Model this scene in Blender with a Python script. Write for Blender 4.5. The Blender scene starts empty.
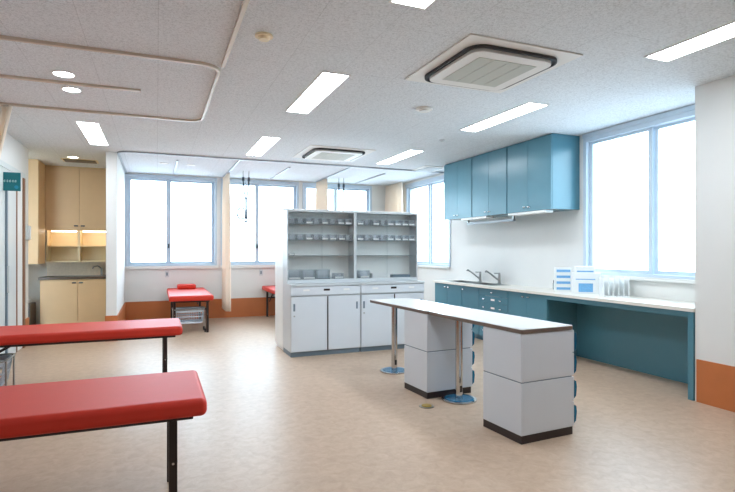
import bpy, bmesh, math, random
from mathutils import Vector, Matrix
random.seed(7)
C = bpy.context.scene.collection
PI = math.pi
H = 2.71                      # ceiling height

# ------------------------------------------------------------------ materials
def lin(c):
    out = []
    for v in c:
        v = v / 255.0
        out.append(v / 12.92 if v <= 0.04045 else ((v + 0.055) / 1.055) ** 2.4)
    return (out[0], out[1], out[2], 1.0)

def nn(nt, t, **kw):
    n = nt.nodes.new(t)
    for k, v in kw.items():
        setattr(n, k, v)
    return n

def mat(name, rgb, rough=0.5, metal=0.0, var=0.06, scale=6.0, bump=0.0, bscale=60.0, spec=0.5, coat=0.0):
    m = bpy.data.materials.new(name); m.use_nodes = True
    nt = m.node_tree; b = nt.nodes['Principled BSDF']
    b.inputs['Roughness'].default_value = rough
    b.inputs['Metallic'].default_value = metal
    b.inputs['Specular IOR Level'].default_value = spec
    b.inputs['Coat Weight'].default_value = coat
    tc = nn(nt, 'ShaderNodeTexCoord')
    nz = nn(nt, 'ShaderNodeTexNoise'); nz.inputs['Scale'].default_value = scale; nz.inputs['Detail'].default_value = 4
    nt.links.new(tc.outputs['Object'], nz.inputs['Vector'])
    mx = nn(nt, 'ShaderNodeMix', data_type='RGBA')
    c = lin(rgb)
    mx.inputs[6].default_value = tuple(x * (1 - var) for x in c[:3]) + (1,)
    mx.inputs[7].default_value = tuple(min(1, x * (1 + var)) for x in c[:3]) + (1,)
    nt.links.new(nz.outputs['Fac'], mx.inputs[0])
    nt.links.new(mx.outputs[2], b.inputs['Base Color'])
    if bump:
        n2 = nn(nt, 'ShaderNodeTexNoise'); n2.inputs['Scale'].default_value = bscale; n2.inputs['Detail'].default_value = 3
        bp = nn(nt, 'ShaderNodeBump'); bp.inputs['Strength'].default_value = bump; bp.inputs['Distance'].default_value = 0.002
        nt.links.new(tc.outputs['Object'], n2.inputs['Vector'])
        nt.links.new(n2.outputs['Fac'], bp.inputs['Height']); nt.links.new(bp.outputs['Normal'], b.inputs['Normal'])
    return m

def emit(name, rgb, s):
    m = bpy.data.materials.new(name); m.use_nodes = True
    nt = m.node_tree; nt.nodes.clear()
    o = nn(nt, 'ShaderNodeOutputMaterial'); e = nn(nt, 'ShaderNodeEmission')
    e.inputs[0].default_value = rgb + (1,); e.inputs[1].default_value = s
    nt.links.new(e.outputs[0], o.inputs[0])
    return m

def clear(name, tint, gloss=0.08, white=0.0, rough=0.05):
    """thin clear pane: mostly transparent, some gloss, a little white body"""
    m = bpy.data.materials.new(name); m.use_nodes = True
    nt = m.node_tree; nt.nodes.clear()
    o = nn(nt, 'ShaderNodeOutputMaterial'); t = nn(nt, 'ShaderNodeBsdfTransparent'); g = nn(nt, 'ShaderNodeBsdfGlossy')
    d = nn(nt, 'ShaderNodeBsdfDiffuse'); m1 = nn(nt, 'ShaderNodeMixShader'); m2 = nn(nt, 'ShaderNodeMixShader')
    t.inputs[0].default_value = tint + (1,); g.inputs['Roughness'].default_value = rough
    d.inputs[0].default_value = (0.85, 0.88, 0.9, 1)
    fr = nn(nt, 'ShaderNodeFresnel'); fr.inputs[0].default_value = 1.3
    mu = nn(nt, 'ShaderNodeMath', operation='MULTIPLY'); mu.inputs[1].default_value = gloss * 8
    mu.use_clamp = True
    nt.links.new(fr.outputs[0], mu.inputs[0])
    m1.inputs[0].default_value = white
    nt.links.new(t.outputs[0], m1.inputs[1]); nt.links.new(d.outputs[0], m1.inputs[2])
    nt.links.new(mu.outputs[0], m2.inputs[0])
    nt.links.new(m1.outputs[0], m2.inputs[1]); nt.links.new(g.outputs[0], m2.inputs[2])
    nt.links.new(m2.outputs[0], o.inputs[0])
    return m

M = {}
M['wall'] = mat('wall_paint', (228, 227, 224), 0.75, var=0.03, scale=3, bump=0.15, bscale=140)
M['wall_warm'] = mat('niche_paint', (226, 208, 172), 0.7, var=0.03, scale=3)
M['base'] = mat('orange_base', (192, 112, 62), 0.45, var=0.10, scale=5)
M['red'] = mat('red_vinyl', (206, 54, 38), 0.5, var=0.04, scale=9, bump=0.1, bscale=400, spec=0.35)
M['leg'] = mat('brown_metal', (48, 36, 34), 0.35, metal=0.3, var=0.05)
M['teal'] = mat('teal_laminate', (80, 128, 144), 0.27, var=0.04, scale=8)
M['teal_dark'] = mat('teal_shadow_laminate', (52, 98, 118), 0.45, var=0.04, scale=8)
M['counter'] = mat('counter_laminate', (232, 226, 216), 0.3, var=0.03, scale=30)
M['grey'] = mat('grey_steel', (204, 208, 210), 0.4, var=0.02)
M['grey_in'] = mat('grey_inner', (240, 240, 236), 0.5, var=0.03)
M['door_grey'] = mat('grey_door', (214, 220, 226), 0.35, var=0.02)
M['plinth'] = mat('blue_grey_plinth', (112, 128, 140), 0.5, var=0.04)
M['white'] = mat('white_plastic', (236, 236, 234), 0.4, var=0.02)
M['ped'] = mat('pedestal_white', (208, 214, 222), 0.3, var=0.02)
M['edge'] = mat('brown_edge', (104, 88, 78), 0.4, var=0.08)
M['ptop'] = mat('table_laminate', (236, 236, 236), 0.22, var=0.015, scale=20)
M['black'] = mat('black_plinth', (40, 28, 28), 0.4, var=0.05)
M['chrome'] = mat('chrome', (200, 200, 200), 0.12, metal=1.0, var=0.02)
M['steel'] = mat('brushed_steel', (170, 170, 168), 0.3, metal=1.0, var=0.05)
M['blue'] = mat('blue_gloss', (32, 112, 150), 0.2, metal=0.35, var=0.05)
M['alu'] = mat('window_alu', (192, 206, 219), 0.35, metal=0.0, var=0.03)
M['alu_blue'] = mat('window_alu_blue', (204, 218, 230), 0.35, metal=0.0, var=0.03)
M['beige'] = mat('beige_laminate', (220, 188, 146), 0.45, var=0.04, scale=8)
M['beige_in'] = mat('beige_inner', (236, 218, 180), 0.5, var=0.03)
M['stone'] = mat('dark_stone', (92, 80, 70), 0.3, var=0.25, scale=40)
M['tile'] = mat('splash_panel', (236, 220, 196), 0.35, var=0.15, scale=25)
M['curtain'] = None
M['rail'] = mat('beige_rail', (206, 190, 172), 0.4, metal=0.2, var=0.04)
M['rail_grey'] = mat('grey_rail', (160, 164, 170), 0.4, metal=0.2, var=0.04)
M['dark'] = mat('dark_slot', (44, 38, 38), 0.6, var=0.05)
M['dark_steel'] = mat('dark_fitting', (50, 66, 78), 0.4, metal=0.0, var=0.05)
M['acwhite'] = mat('ac_white', (230, 226, 220), 0.45, var=0.02)
M['acgrille'] = mat('ac_grille', (188, 188, 178), 0.6, var=0.03)
M['brown'] = mat('door_brown', (134, 96, 72), 0.5, var=0.1)
M['doorleaf'] = mat('door_leaf', (206, 212, 212), 0.4, var=0.03)
M['sign'] = mat('sign_teal', (0, 108, 116), 0.5, var=0.03)
M['signw'] = mat('sign_white', (190, 226, 222), 0.5, var=0.02)
M['signb'] = mat('sign_blue', (30, 140, 170), 0.5, var=0.02)
M['brass'] = mat('brass', (196, 164, 70), 0.3, metal=0.8, var=0.06)
M['blab'] = mat('blue_label', (110, 170, 215), 0.5, var=0.25, scale=60)
M['basket'] = mat('basket_plastic', (206, 216, 226), 0.4, var=0.02)
M['glass'] = clear('window_glass', (0.97, 0.99, 1.0), 0.06)
M['cabglass'] = clear('cabinet_glass', (0.985, 0.99, 0.99), 0.07, 0.01)
M['shelfglass'] = clear('shelf_glass', (0.84, 0.91, 0.94), 0.12, 0.15)
M['bin'] = clear('clear_bin', (0.94, 0.96, 0.98), 0.08, 0.12, 0.15)
M['lamp'] = emit('tube_diffuser', (0.83, 0.92, 1.0), 23.5)
M['lampw'] = emit('warm_diffuser', (1.0, 0.9, 0.76), 15.0)
M['strip'] = emit('under_shelf_tube', (1.0, 0.92, 0.78), 7.0)

def m_curtain():
    m = bpy.data.materials.new('peach_fabric'); m.use_nodes = True
    nt = m.node_tree; nt.nodes.clear()
    o = nn(nt, 'ShaderNodeOutputMaterial'); d = nn(nt, 'ShaderNodeBsdfDiffuse'); t = nn(nt, 'ShaderNodeBsdfTranslucent')
    mx = nn(nt, 'ShaderNodeMixShader'); mx.inputs[0].default_value = 0.45
    tc = nn(nt, 'ShaderNodeTexCoord'); w = nn(nt, 'ShaderNodeTexNoise'); w.inputs['Scale'].default_value = 30
    r = nn(nt, 'ShaderNodeMix', data_type='RGBA')
    r.inputs[6].default_value = lin((252, 240, 226)); r.inputs[7].default_value = lin((254, 246, 236))
    nt.links.new(tc.outputs['Object'], w.inputs['Vector']); nt.links.new(w.outputs['Fac'], r.inputs[0])
    nt.links.new(r.outputs[2], d.inputs[0]); nt.links.new(r.outputs[2], t.inputs[0])
    nt.links.new(d.outputs[0], mx.inputs[1]); nt.links.new(t.outputs[0], mx.inputs[2]); nt.links.new(mx.outputs[0], o.inputs[0])
    return m
M['curtain'] = m_curtain()

def m_floor():
    m = bpy.data.materials.new('vinyl_floor'); m.use_nodes = True
    nt = m.node_tree; b = nt.nodes['Principled BSDF']
    tc = nn(nt, 'ShaderNodeTexCoord')
    n1 = nn(nt, 'ShaderNodeTexNoise'); n1.inputs['Scale'].default_value = 15; n1.inputs['Detail'].default_value = 8; n1.inputs['Roughness'].default_value = 0.65; n1.inputs['Distortion'].default_value = 0.6
    n2 = nn(nt, 'ShaderNodeTexNoise'); n2.inputs['Scale'].default_value = 1.2; n2.inputs['Detail'].default_value = 2
    cr = nn(nt, 'ShaderNodeValToRGB')
    cr.color_ramp.elements[0].position = 0.3; cr.color_ramp.elements[0].color = lin((176, 149, 126))
    cr.color_ramp.elements[1].position = 0.72; cr.color_ramp.elements[1].color = lin((197, 172, 149))
    nt.links.new(tc.outputs['Object'], n1.inputs['Vector']); nt.links.new(tc.outputs['Object'], n2.inputs['Vector'])
    nt.links.new(n1.outputs['Fac'], cr.inputs[0]); nt.links.new(cr.outputs[0], b.inputs['Base Color'])
    mr = nn(nt, 'ShaderNodeMapRange'); mr.inputs['To Min'].default_value = 0.34; mr.inputs['To Max'].default_value = 0.42
    nt.links.new(n2.outputs['Fac'], mr.inputs['Value']); nt.links.new(mr.outputs[0], b.inputs['Roughness'])
    b.inputs['Specular IOR Level'].default_value = 0.34
    bp = nn(nt, 'ShaderNodeBump'); bp.inputs['Strength'].default_value = 0.08; bp.inputs['Distance'].default_value = 0.002
    nt.links.new(n1.outputs['Fac'], bp.inputs['Height']); nt.links.new(bp.outputs['Normal'], b.inputs['Normal'])
    return m
M['floor'] = m_floor()

def m_ceiling():
    m = bpy.data.materials.new('rockwool_ceiling'); m.use_nodes = True
    nt = m.node_tree; b = nt.nodes['Principled BSDF']; b.inputs['Roughness'].default_value = 0.9
    b.inputs['Specular IOR Level'].default_value = 0.2
    tc = nn(nt, 'ShaderNodeTexCoord')
    n1 = nn(nt, 'ShaderNodeTexNoise'); n1.inputs['Scale'].default_value = 75; n1.inputs['Detail'].default_value = 3; n1.inputs['Distortion'].default_value = 1.2
    cr = nn(nt, 'ShaderNodeValToRGB')
    cr.color_ramp.elements[0].position = 0.36; cr.color_ramp.elements[0].color = lin((202, 206, 209))
    cr.color_ramp.elements[1].position = 0.55; cr.color_ramp.elements[1].color = lin((228, 232, 235))
    nt.links.new(tc.outputs['Object'], n1.inputs['Vector']); nt.links.new(n1.outputs['Fac'], cr.inputs[0])
    mp = nn(nt, 'ShaderNodeMapping'); mp.inputs['Rotation'].default_value = (0, 0, PI / 2); mp.inputs['Location'].default_value = (0.2, -0.009, 0)
    bk = nn(nt, 'ShaderNodeTexBrick'); bk.inputs['Scale'].default_value = 1.0; bk.inputs['Brick Width'].default_value = 0.91; bk.inputs['Row Height'].default_value = 0.4485
    bk.inputs['Mortar Size'].default_value = 0.0028; bk.inputs['Mortar Smooth'].default_value = 0.2
    bk.inputs['Color1'].default_value = (1, 1, 1, 1); bk.inputs['Color2'].default_value = (1, 1, 1, 1); bk.inputs['Mortar'].default_value = (0.84, 0.84, 0.84, 1)
    nt.links.new(tc.outputs['Object'], mp.inputs['Vector']); nt.links.new(mp.outputs[0], bk.inputs['Vector'])
    mx = nn(nt, 'ShaderNodeMix', data_type='RGBA', blend_type='MULTIPLY'); mx.inputs[0].default_value = 1
    nt.links.new(cr.outputs[0], mx.inputs[6]); nt.links.new(bk.outputs['Color'], mx.inputs[7])
    nt.links.new(mx.outputs[2], b.inputs['Base Color'])
    bp = nn(nt, 'ShaderNodeBump'); bp.inputs['Strength'].default_value = 0.12; bp.inputs['Distance'].default_value = 0.002
    nt.links.new(n1.outputs['Fac'], bp.inputs['Height']); nt.links.new(bp.outputs['Normal'], b.inputs['Normal'])
    return m
M['ceil'] = m_ceiling()

# ------------------------------------------------------------------ mesh builder
class B:
    def __init__(s):
        s.bm = bmesh.new()
    def box(s, x0, x1, y0, y1, z0, z1, bev=0.0, seg=2):
        t = bmesh.new()
        bmesh.ops.create_cube(t, size=1)
        bmesh.ops.scale(t, vec=(x1 - x0, y1 - y0, z1 - z0), verts=t.verts)
        bmesh.ops.translate(t, vec=((x0 + x1) / 2, (y0 + y1) / 2, (z0 + z1) / 2), verts=t.verts)
        if bev:
            bmesh.ops.bevel(t, geom=t.edges[:], offset=bev, segments=seg, profile=0.5, affect='EDGES')
        s.merge(t); return s
    def merge(s, t):
        me = bpy.data.meshes.new('tmp'); t.to_mesh(me); t.free(); s.bm.from_mesh(me); bpy.data.meshes.remove(me)
    def cyl(s, p0, p1, r0, r1=None, n=20, bev=0.0):
        r1 = r0 if r1 is None else r1
        p0 = Vector(p0); p1 = Vector(p1); d = p1 - p0
        t = bmesh.new()
        bmesh.ops.create_cone(t, cap_ends=True, segments=n, radius1=r0, radius2=r1, depth=d.length)
        if bev:
            es = [e for e in t.edges if abs(e.verts[0].co.z - e.verts[1].co.z) < 1e-6]
            bmesh.ops.bevel(t, geom=es, offset=bev, segments=2, profile=0.5, affect='EDGES')
        q = Vector((0, 0, 1)).rotation_difference(d.normalized())
        bmesh.ops.transform(t, matrix=Matrix.Translation((p0 + p1) / 2) @ q.to_matrix().to_4x4(), verts=t.verts)
        s.merge(t); return s
    def tube(s, pts, r, n=10, w=None, h=None):
        """swept tube through points; w,h give a rectangular section (w sideways, h up)"""
        P = [Vector(p) for p in pts]
        rings = []
        for i, p in enumerate(P):
            a = P[max(i - 1, 0)]; b = P[min(i + 1, len(P) - 1)]
            d = (b - a).normalized()
            up = Vector((0, 0, 1)) if abs(d.z) < 0.95 else Vector((1, 0, 0))
            sx = d.cross(up).normalized(); sy = sx.cross(d).normalized()
            ring = []
            if w:
                for (u, v) in ((-1, -1), (1, -1), (1, 1), (-1, 1)):
                    ring.append(s.bm.verts.new(p + sx * u * w / 2 + sy * v * h / 2))
            else:
                for k in range(n):
                    an = 2 * PI * k / n
                    ring.append(s.bm.verts.new(p + sx * math.cos(an) * r + sy * math.sin(an) * r))
            rings.append(ring)
        for a, b in zip(rings, rings[1:]):
            k = len(a)
            for i in range(k):
                s.bm.faces.new((a[i], a[(i + 1) % k], b[(i + 1) % k], b[i]))
        s.bm.faces.new(list(reversed(rings[0]))); s.bm.faces.new(rings[-1])
        return s
    def prism(s, pts, z0, z1):
        """vertical prism from an xy outline"""
        a = [s.bm.verts.new((x, y, z0)) for x, y in pts]; b = [s.bm.verts.new((x, y, z1)) for x, y in pts]
        n = len(a)
        for i in range(n):
            s.bm.faces.new((a[i], a[(i + 1) % n], b[(i + 1) % n], b[i]))
        s.bm.faces.new(list(reversed(a))); s.bm.faces.new(b)
        return s
    def ring(s, outer, inner, z0, z1):
        """closed frame between two outlines with the same number of points"""
        n = len(outer)
        v = [[s.bm.verts.new((x, y, z)) for x, y in o] for o in (outer, inner) for z in (z0, z1)]
        oa, ob, ia, ib = v
        for i in range(n):
            j = (i + 1) % n
            s.bm.faces.new((oa[i], oa[j], ob[j], ob[i])); s.bm.faces.new((ia[j], ia[i], ib[i], ib[j]))
            s.bm.faces.new((oa[j], oa[i], ia[i], ia[j])); s.bm.faces.new((ob[i], ob[j], ib[j], ib[i]))
        return s
    def build(s, name, m, parent=None, smooth=True):
        bmesh.ops.recalc_face_normals(s.bm, faces=s.bm.faces[:])
        me = bpy.data.meshes.new(name); s.bm.to_mesh(me); s.bm.free()
        me.materials.append(M[m] if isinstance(m, str) else m)
        if smooth:
            for p in me.polygons: p.use_smooth = True
            me.set_sharp_from_angle(angle=math.radians(32))
        o = bpy.data.objects.new(name, me); C.objects.link(o)
        if smooth:
            wn = o.modifiers.new('weighted_normals', 'WEIGHTED_NORMAL'); wn.keep_sharp = True; wn.weight = 100
        if parent: o.parent = parent
        return o

def rrect(x0, x1, y0, y1, r, n=6):
    pts = []
    for cx, cy, a0 in ((x1 - r, y1 - r, 0), (x0 + r, y1 - r, 90), (x0 + r, y0 + r, 180), (x1 - r, y0 + r, 270)):
        for k in range(n + 1):
            a = math.radians(a0 + 90 * k / n)
            pts.append((cx + r * math.cos(a), cy + r * math.sin(a)))
    return pts

def tag(o, label, cat, group=None):
    o['label'] = label; o['category'] = cat
    if group: o['group'] = group
    return o
def thing(name, label, cat, group=None):
    o = bpy.data.objects.new(name, None); C.objects.link(o)
    o.empty_display_size = 0.1
    return tag(o, label, cat, group)
def desc(o):
    for c in o.children:
        yield c
        yield from desc(c)
def rebase(root, loc):
    """children were built in world coordinates: put the root's origin at loc"""
    loc = Vector(loc); seen = set()
    for c in desc(root):
        if c.type == 'MESH' and c.data.name not in seen:
            seen.add(c.data.name); c.data.transform(Matrix.Translation(-loc))
    root.location = loc
    return root
def rebase_mesh(o):
    vs = [v.co for v in o.data.vertices]
    c = Vector(((min(v.x for v in vs) + max(v.x for v in vs)) / 2, (min(v.y for v in vs) + max(v.y for v in vs)) / 2, min(v.z for v in vs)))
    o.data.transform(Matrix.Translation(-c)); o.location = c
    return o
def solo(name, b, m, label, cat, group=None):
    return tag(rebase_mesh(b.build(name, m)), label, cat, group)
def dup(root, loc, rotz=None, label=None):
    r = root.copy(); C.objects.link(r); r.location = loc
    if rotz is not None: r.rotation_euler = (0, 0, rotz)
    if label: r['label'] = label
    for ch in list(root.children):
        c = ch.copy(); C.objects.link(c); c.parent = r
        for g in ch.children:
            d = g.copy(); C.objects.link(d); d.parent = c
    return r
def struct(name, b, m, parent=None, **kw):
    o = b.build(name, m, parent, **kw)
    if parent is None: o['kind'] = 'structure'
    return o

# ------------------------------------------------------------------ the room
XR, YB, XL, YF = 4.82, 10.25, -1.66, -1.6
struct('floor', B().box(-2.5, 5.1, YF - .2, YB + .25, -0.12, 0.0), 'floor')
struct('ceiling', B().box(-2.5, 5.1, YF - .2, YB + .25, H, H + 0.15), 'ceil')

def wall_holes_x(b, x0, x1, ya, yb, holes):
    """wall in the yz plane with openings (y0,y1,z0,z1)"""
    y = ya
    for (a, c, z0, z1) in sorted(holes):
        if a > y: b.box(x0, x1, y, a, 0, H)
        b.box(x0, x1, a, c, 0, z0)
        if z1 < H: b.box(x0, x1, a, c, z1, H)
        y = c
    b.box(x0, x1, y, yb, 0, H)
def wall_holes_y(b, y0, y1, xa, xb, holes):
    x = xa
    for (a, c, z0, z1) in sorted(holes):
        if a > x: b.box(x, a, y0, y1, 0, H)
        b.box(a, c, y0, y1, 0, z0)
        if z1 < H: b.box(a, c, y0, y1, z1, H)
        x = c
    b.box(x, xb, y0, y1, 0, H)

WZ0, WZ1 = 1.01, 2.685
R1 = (3.06, 4.80, 1.015, 2.705)         # right window above the desk (y0,y1,z0,z1)
R2 = (7.87, 9.62, WZ0, 2.66)            # right window beyond the wall cabinets
W3 = (-0.53, 1.07, WZ0, WZ1); W4 = (1.14, 2.68, WZ0, WZ1); W5 = (2.76, 4.29, WZ0, WZ1)

b = B(); wall_holes_x(b, XR, XR + .2, 3.04, YB + .2, [R1, R2]); b.box(4.30, XR + .2, YF, 3.04, 0, H)
struct('wall_right', b, 'wall', smooth=False)
b = B(); wall_holes_y(b, YB, YB + .2, -2.4, XR, [W3, W4, W5])
struct('wall_back', b, 'wall', smooth=False)
b = B().box(XL - .2, XL, YF, 8.45, 0, H)
struct('wall_left', b, 'wall', smooth=False)
b = B().box(-2.4, -2.2, 8.25, YB, 0, H)
struct('wall_niche', b, 'wall_warm', smooth=False)
b = B().box(-0.67, -0.53, 8.2, YB, 0, H, 0.006)
struct('wall_partition', b, 'wall', smooth=False)
struct('wall_front', B().box(-1.86, 4.3, YF - .15, YF, 0, H), 'wall', smooth=False)

# orange skirting, 0.365 m high
BH = 0.365
struct('baseboard_right', B().box(4.288, 4.30, YF, 3.02, 0, BH), 'base')
struct('baseboard_side', B().box(XR - .012, XR, 9.40, YB - .012, 0, BH), 'base')
struct('baseboard_back', B().box(-.518, XR - .012, YB - .012, YB, 0, BH), 'base')
struct('baseboard_partition', B().box(-.53, -.518, 8.19, YB - .012, 0, BH).box(-.682, -.518, 8.188, 8.2, 0, BH), 'base')
struct('baseboard_left', B().box(XL, XL + .012, 8.13, 8.45, 0, BH).box(XL, XL + .012, YF, 6.2, 0, BH), 'base')

# ------------------------------------------------------------------ windows
def window_y(n, w, mull, fm='alu', head=0.075, right_open=False):
    """sliding window in the back wall, w = (x0,x1,z0,z1)"""
    x0, x1, z0, z1 = w
    y = YB
    r = bpy.data.objects.new('window_%d' % n, None); C.objects.link(r); r['kind'] = 'structure'
    f = B().box(x0, x0 + .045, y - .02, y + .12, z0, z1, .003).box(x1 - .045, x1, y - .02, y + .12, z0, z1, .003)
    f.box(x0 + .045, x1 - .045, y - .02, y + .12, z1 - head, z1, .003).box(x0 + .045, x1 - .045, y - .02, y + .12, z0, z0 + .03, .003)
    f.build('window_frame', fm, r)
    B().box(x0 - .02, x1 + .02, y - .05, y - .021, z0 - .055, z0, .003).build('window_sill', 'wall', r)
    for (a, c, yy) in ((x0 + .045, mull + .008, y + .03), (mull - .008, x1 - .045, y + .062)):
        s = B().box(a, a + .05, yy, yy + .028, z0 + .03, z1 - head, .002).box(c - .05, c, yy, yy + .028, z0 + .03, z1 - head, .002)
        s.box(a + .05, c - .05, yy, yy + .028, z0 + .03, z0 + .075, .002).box(a + .05, c - .05, yy, yy + .028, z1 - head - .03, z1 - head, .002)
        so = s.build('window_sash', fm, r)
        B().box(a + .05, c - .05, yy + .011, yy + .017, z0 + .075, z1 - head - .03).build('pane', 'glass', so)
    l = B().box(mull - .014, mull + .014, y + .012, y + .03, z0 + .33, z0 + .41, .004)
    l.build('window_latch', 'dark_steel', r)
    return rebase(r, ((x0 + x1) / 2, y, z0))
def window_x(n, w, mull, fm='alu_blue', head=0.10, latch=False):
    y0, y1, z0, z1 = w
    x = XR
    r = bpy.data.objects.new('window_%d' % n, None); C.objects.link(r); r['kind'] = 'structure'
    f = B().box(x - .02, x + .12, y0, y0 + .05, z0, z1, .003).box(x - .02, x + .12, y1 - .05, y1, z0, z1, .003)
    f.box(x - .02, x + .12, y0 + .05, y1 - .05, z1 - head, z1, .003).box(x - .02, x + .12, y0 + .05, y1 - .05, z0, z0 + .03, .003)
    f.box(x - .035, x - .02, y0, y1, z1 - .05, z1, .003)
    f.build('window_frame', fm, r)
    B().box(x - .05, x - .021, y0, y1 + .0, z0 - .035, z0, .003).build('window_sill', 'wall', r)
    for (a, c, xx) in ((y0 + .05, mull + .004, x + .062), (mull - .004, y1 - .05, x + .03)):
        s = B().box(xx, xx + .028, a, a + .05, z0 + .03, z1 - head, .002).box(xx, xx + .028, c - .05, c, z0 + .03, z1 - head, .002)
        s.box(xx, xx + .028, a + .05, c - .05, z0 + .03, z0 + .07, .002).box(xx, xx + .028, a + .05, c - .05, z1 - head - .03, z1 - head, .002)
        so = s.build('window_sash', fm, r)
        B().box(xx + .011, xx + .017, a + .05, c - .05, z0 + .07, z1 - head - .03).build('pane', 'glass', so)
    return rebase(r, (x, (y0 + y1) / 2, z0))
window_x(1, R1, 3.90)
window_x(2, R2, 8.71, 'alu', 0.08)
window_y(3, W3, 0.205); window_y(4, W4, 1.845); window_y(5, W5, 3.49)

# ------------------------------------------------------------------ left door
r = bpy.data.objects.new('door_1', None); C.objects.link(r); r['kind'] = 'structure'
B().box(XL, XL + .03, 6.20, 6.27, 0, 2.26, .003).box(XL, XL + .03, 6.20, 8.13, 2.26, 2.325, .003).build('door_frame', 'doorleaf', r)
B().box(XL, XL + .03, 8.05, 8.13, 0, 2.26, .003).build('door_jamb', 'brown', r)
B().box(XL, XL + .02, 6.27, 7.20, 0.01, 2.26, .003).build('door_leaf', 'doorleaf', r)
B().box(XL, XL + .016, 7.20, 7.70, 0.01, 2.26, .003).build('door_panel', 'doorleaf', r)
B().box(XL, XL + .022, 7.70, 7.75, 0.01, 2.26, .003).build('door_edge', 'brown', r)
B().box(XL, XL + .012, 7.75, 8.05, 0.01, 2.26, .003).build('side_panel', 'white', r)
B().box(XL + .02, XL + .04, 7.17, 7.22, 0.02, 2.0, .004).build('door_stile', 'plinth', r)
B().box(XL + .04, XL + .065, 7.17, 7.22, 0.80, 1.12, .008).build('door_handle', 'doorleaf', r)
rebase(r, (XL, 7.2, 0))

t = thing('direction_sign', 'small teal projecting sign with pale lettering above the left-hand door', 'sign')
B().box(XL + .008, XL + .19, 7.09, 7.105, 1.99, 2.205, .003).build('sign_panel', 'sign', t)
bm_ = B().box(XL, XL + .008, 7.085, 7.11, 2.02, 2.18, .002); bm_.build('bracket', 'steel', t)
lt = B()
for i in range(5):                       # the small line of characters, too soft to read
    x = XL + .024 + i * .027
    lt.box(x, x + .019, 7.088, 7.09, 2.096, 2.1); lt.box(x, x + .019, 7.088, 7.09, 2.108, 2.112)
    lt.box(x + .009, x + .013, 7.088, 7.09, 2.088, 2.118)
    if i % 2 == 0: lt.box(x, x + .004, 7.088, 7.09, 2.09, 2.112)
lt.build('lettering', 'signw', t)
B().cyl((XL + .15, 7.09, 2.035), (XL + .15, 7.087, 2.035), .02).build('emblem', 'signb', t)
rebase(t, (XL, 7.1, 2.1))

t = thing('wall_phone', 'small pale wall-mounted intercom at the end of the left wall', 'intercom')
B().box(XL, XL + .035, 8.26, 8.40, 1.44, 1.64, .008).build('body', 'doorleaf', t)
B().box(XL + .035, XL + .06, 8.28, 8.32, 1.45, 1.63, .008).build('handset', 'white', t)
rebase(t, (XL, 8.33, 1.45))

# ------------------------------------------------------------------ ceiling lights
def ceil_light(x0, x1, y0, y1, label):
    t = thing('ceiling_light', label, 'ceiling light', 'recessed fluorescent ceiling lights')
    z = H
    B().ring([(x0, y0), (x1, y0), (x1, y1), (x0, y1)], [(x0 + .014, y0 + .014), (x1 - .014, y0 + .014), (x1 - .014, y1 - .014), (x0 + .014, y1 - .014)], z - .006, z).build('frame', 'acwhite', t, smooth=False)
    B().box(x0 + .014, x1 - .014, y0 + .014, y1 - .014, z - .004, z).build('diffuser', 'lamp', t)
    return rebase(t, ((x0 + x1) / 2, (y0 + y1) / 2, z))
ceil_light(1.215, 1.455, 1.40, 2.655, 'long white ceiling light cut off by the top edge of the photo')
ceil_light(1.205, 1.445, 3.88, 5.14, 'long white ceiling light in the middle of the ceiling above the glass cabinet')
ceil_light(1.205, 1.445, 6.38, 7.70, 'small far ceiling light just left of the far air conditioner')
ceil_light(3.285, 3.525, 1.45, 2.71, 'long ceiling light nearest the right wall, cut off by the right edge')
ceil_light(3.275, 3.515, 3.94, 5.17, 'long ceiling light between the large air conditioner and the teal wall cabinets')
ceil_light(3.285, 3.51, 6.44, 7.68, 'small far ceiling light right of the far air conditioner')
ceil_light(-0.825, -0.59, 6.40, 7.71, 'square-looking ceiling light in front of the beige cupboards')

def downlight(x, y, label, m='lamp', rad=.075, grp='round downlights'):
    t = thing('downlight', label, 'downlight', grp)
    n = 28
    o = [(x + rad * math.cos(2 * PI * k / n), y + rad * math.sin(2 * PI * k / n)) for k in range(n)]
    i = [(x + (rad - .012) * math.cos(2 * PI * k / n), y + (rad - .012) * math.sin(2 * PI * k / n)) for k in range(n)]
    B().ring(o, i, H - .008, H).build('trim_ring', 'acwhite', t)
    B().cyl((x, y, H - .004), (x, y, H), rad - .012, n=n).build('lens', m, t)
    return rebase(t, (x, y, H))
downlight(-.686, 4.72, 'lit round downlight nearer the camera of the two beside the short ceiling track', 'lamp', .085)
downlight(-.689, 5.15, 'lit round downlight further from the camera of the two beside the short ceiling track', 'lamp', .08)
downlight(-1.17, 8.88, 'warm round downlight in front of the beige cupboards', 'lampw', .08)
downlight(.11, 8.95, 'unlit round ceiling fitting left above the far red bed', 'acwhite', .07, 'unlit ceiling fittings')
downlight(.52, 8.95, 'unlit round ceiling fitting right above the far red bed', 'acwhite', .07, 'unlit ceiling fittings')
def detector(x, y, rad, label, m='acwhite'):
    t = thing('smoke_detector', label, 'detector')
    B().cyl((x, y, H - .016), (x, y, H), rad, n=28, bev=.004).build('base', m, t)
    B().cyl((x, y, H - .034), (x, y, H - .016), rad * .55, rad * .7, n=24).build('sensor', m, t)
    return rebase(t, (x, y, H))
detector(2.46, 4.52, .085, 'pale round detector on the ceiling behind the large air conditioner')
detector(.65, 3.376, .058, 'small cream round detector near the front ceiling track', 'beige_in')
detector(3.37, 5.72, .035, 'tiny round ceiling sensor in front of the teal wall cabinets', 'grey')

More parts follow.
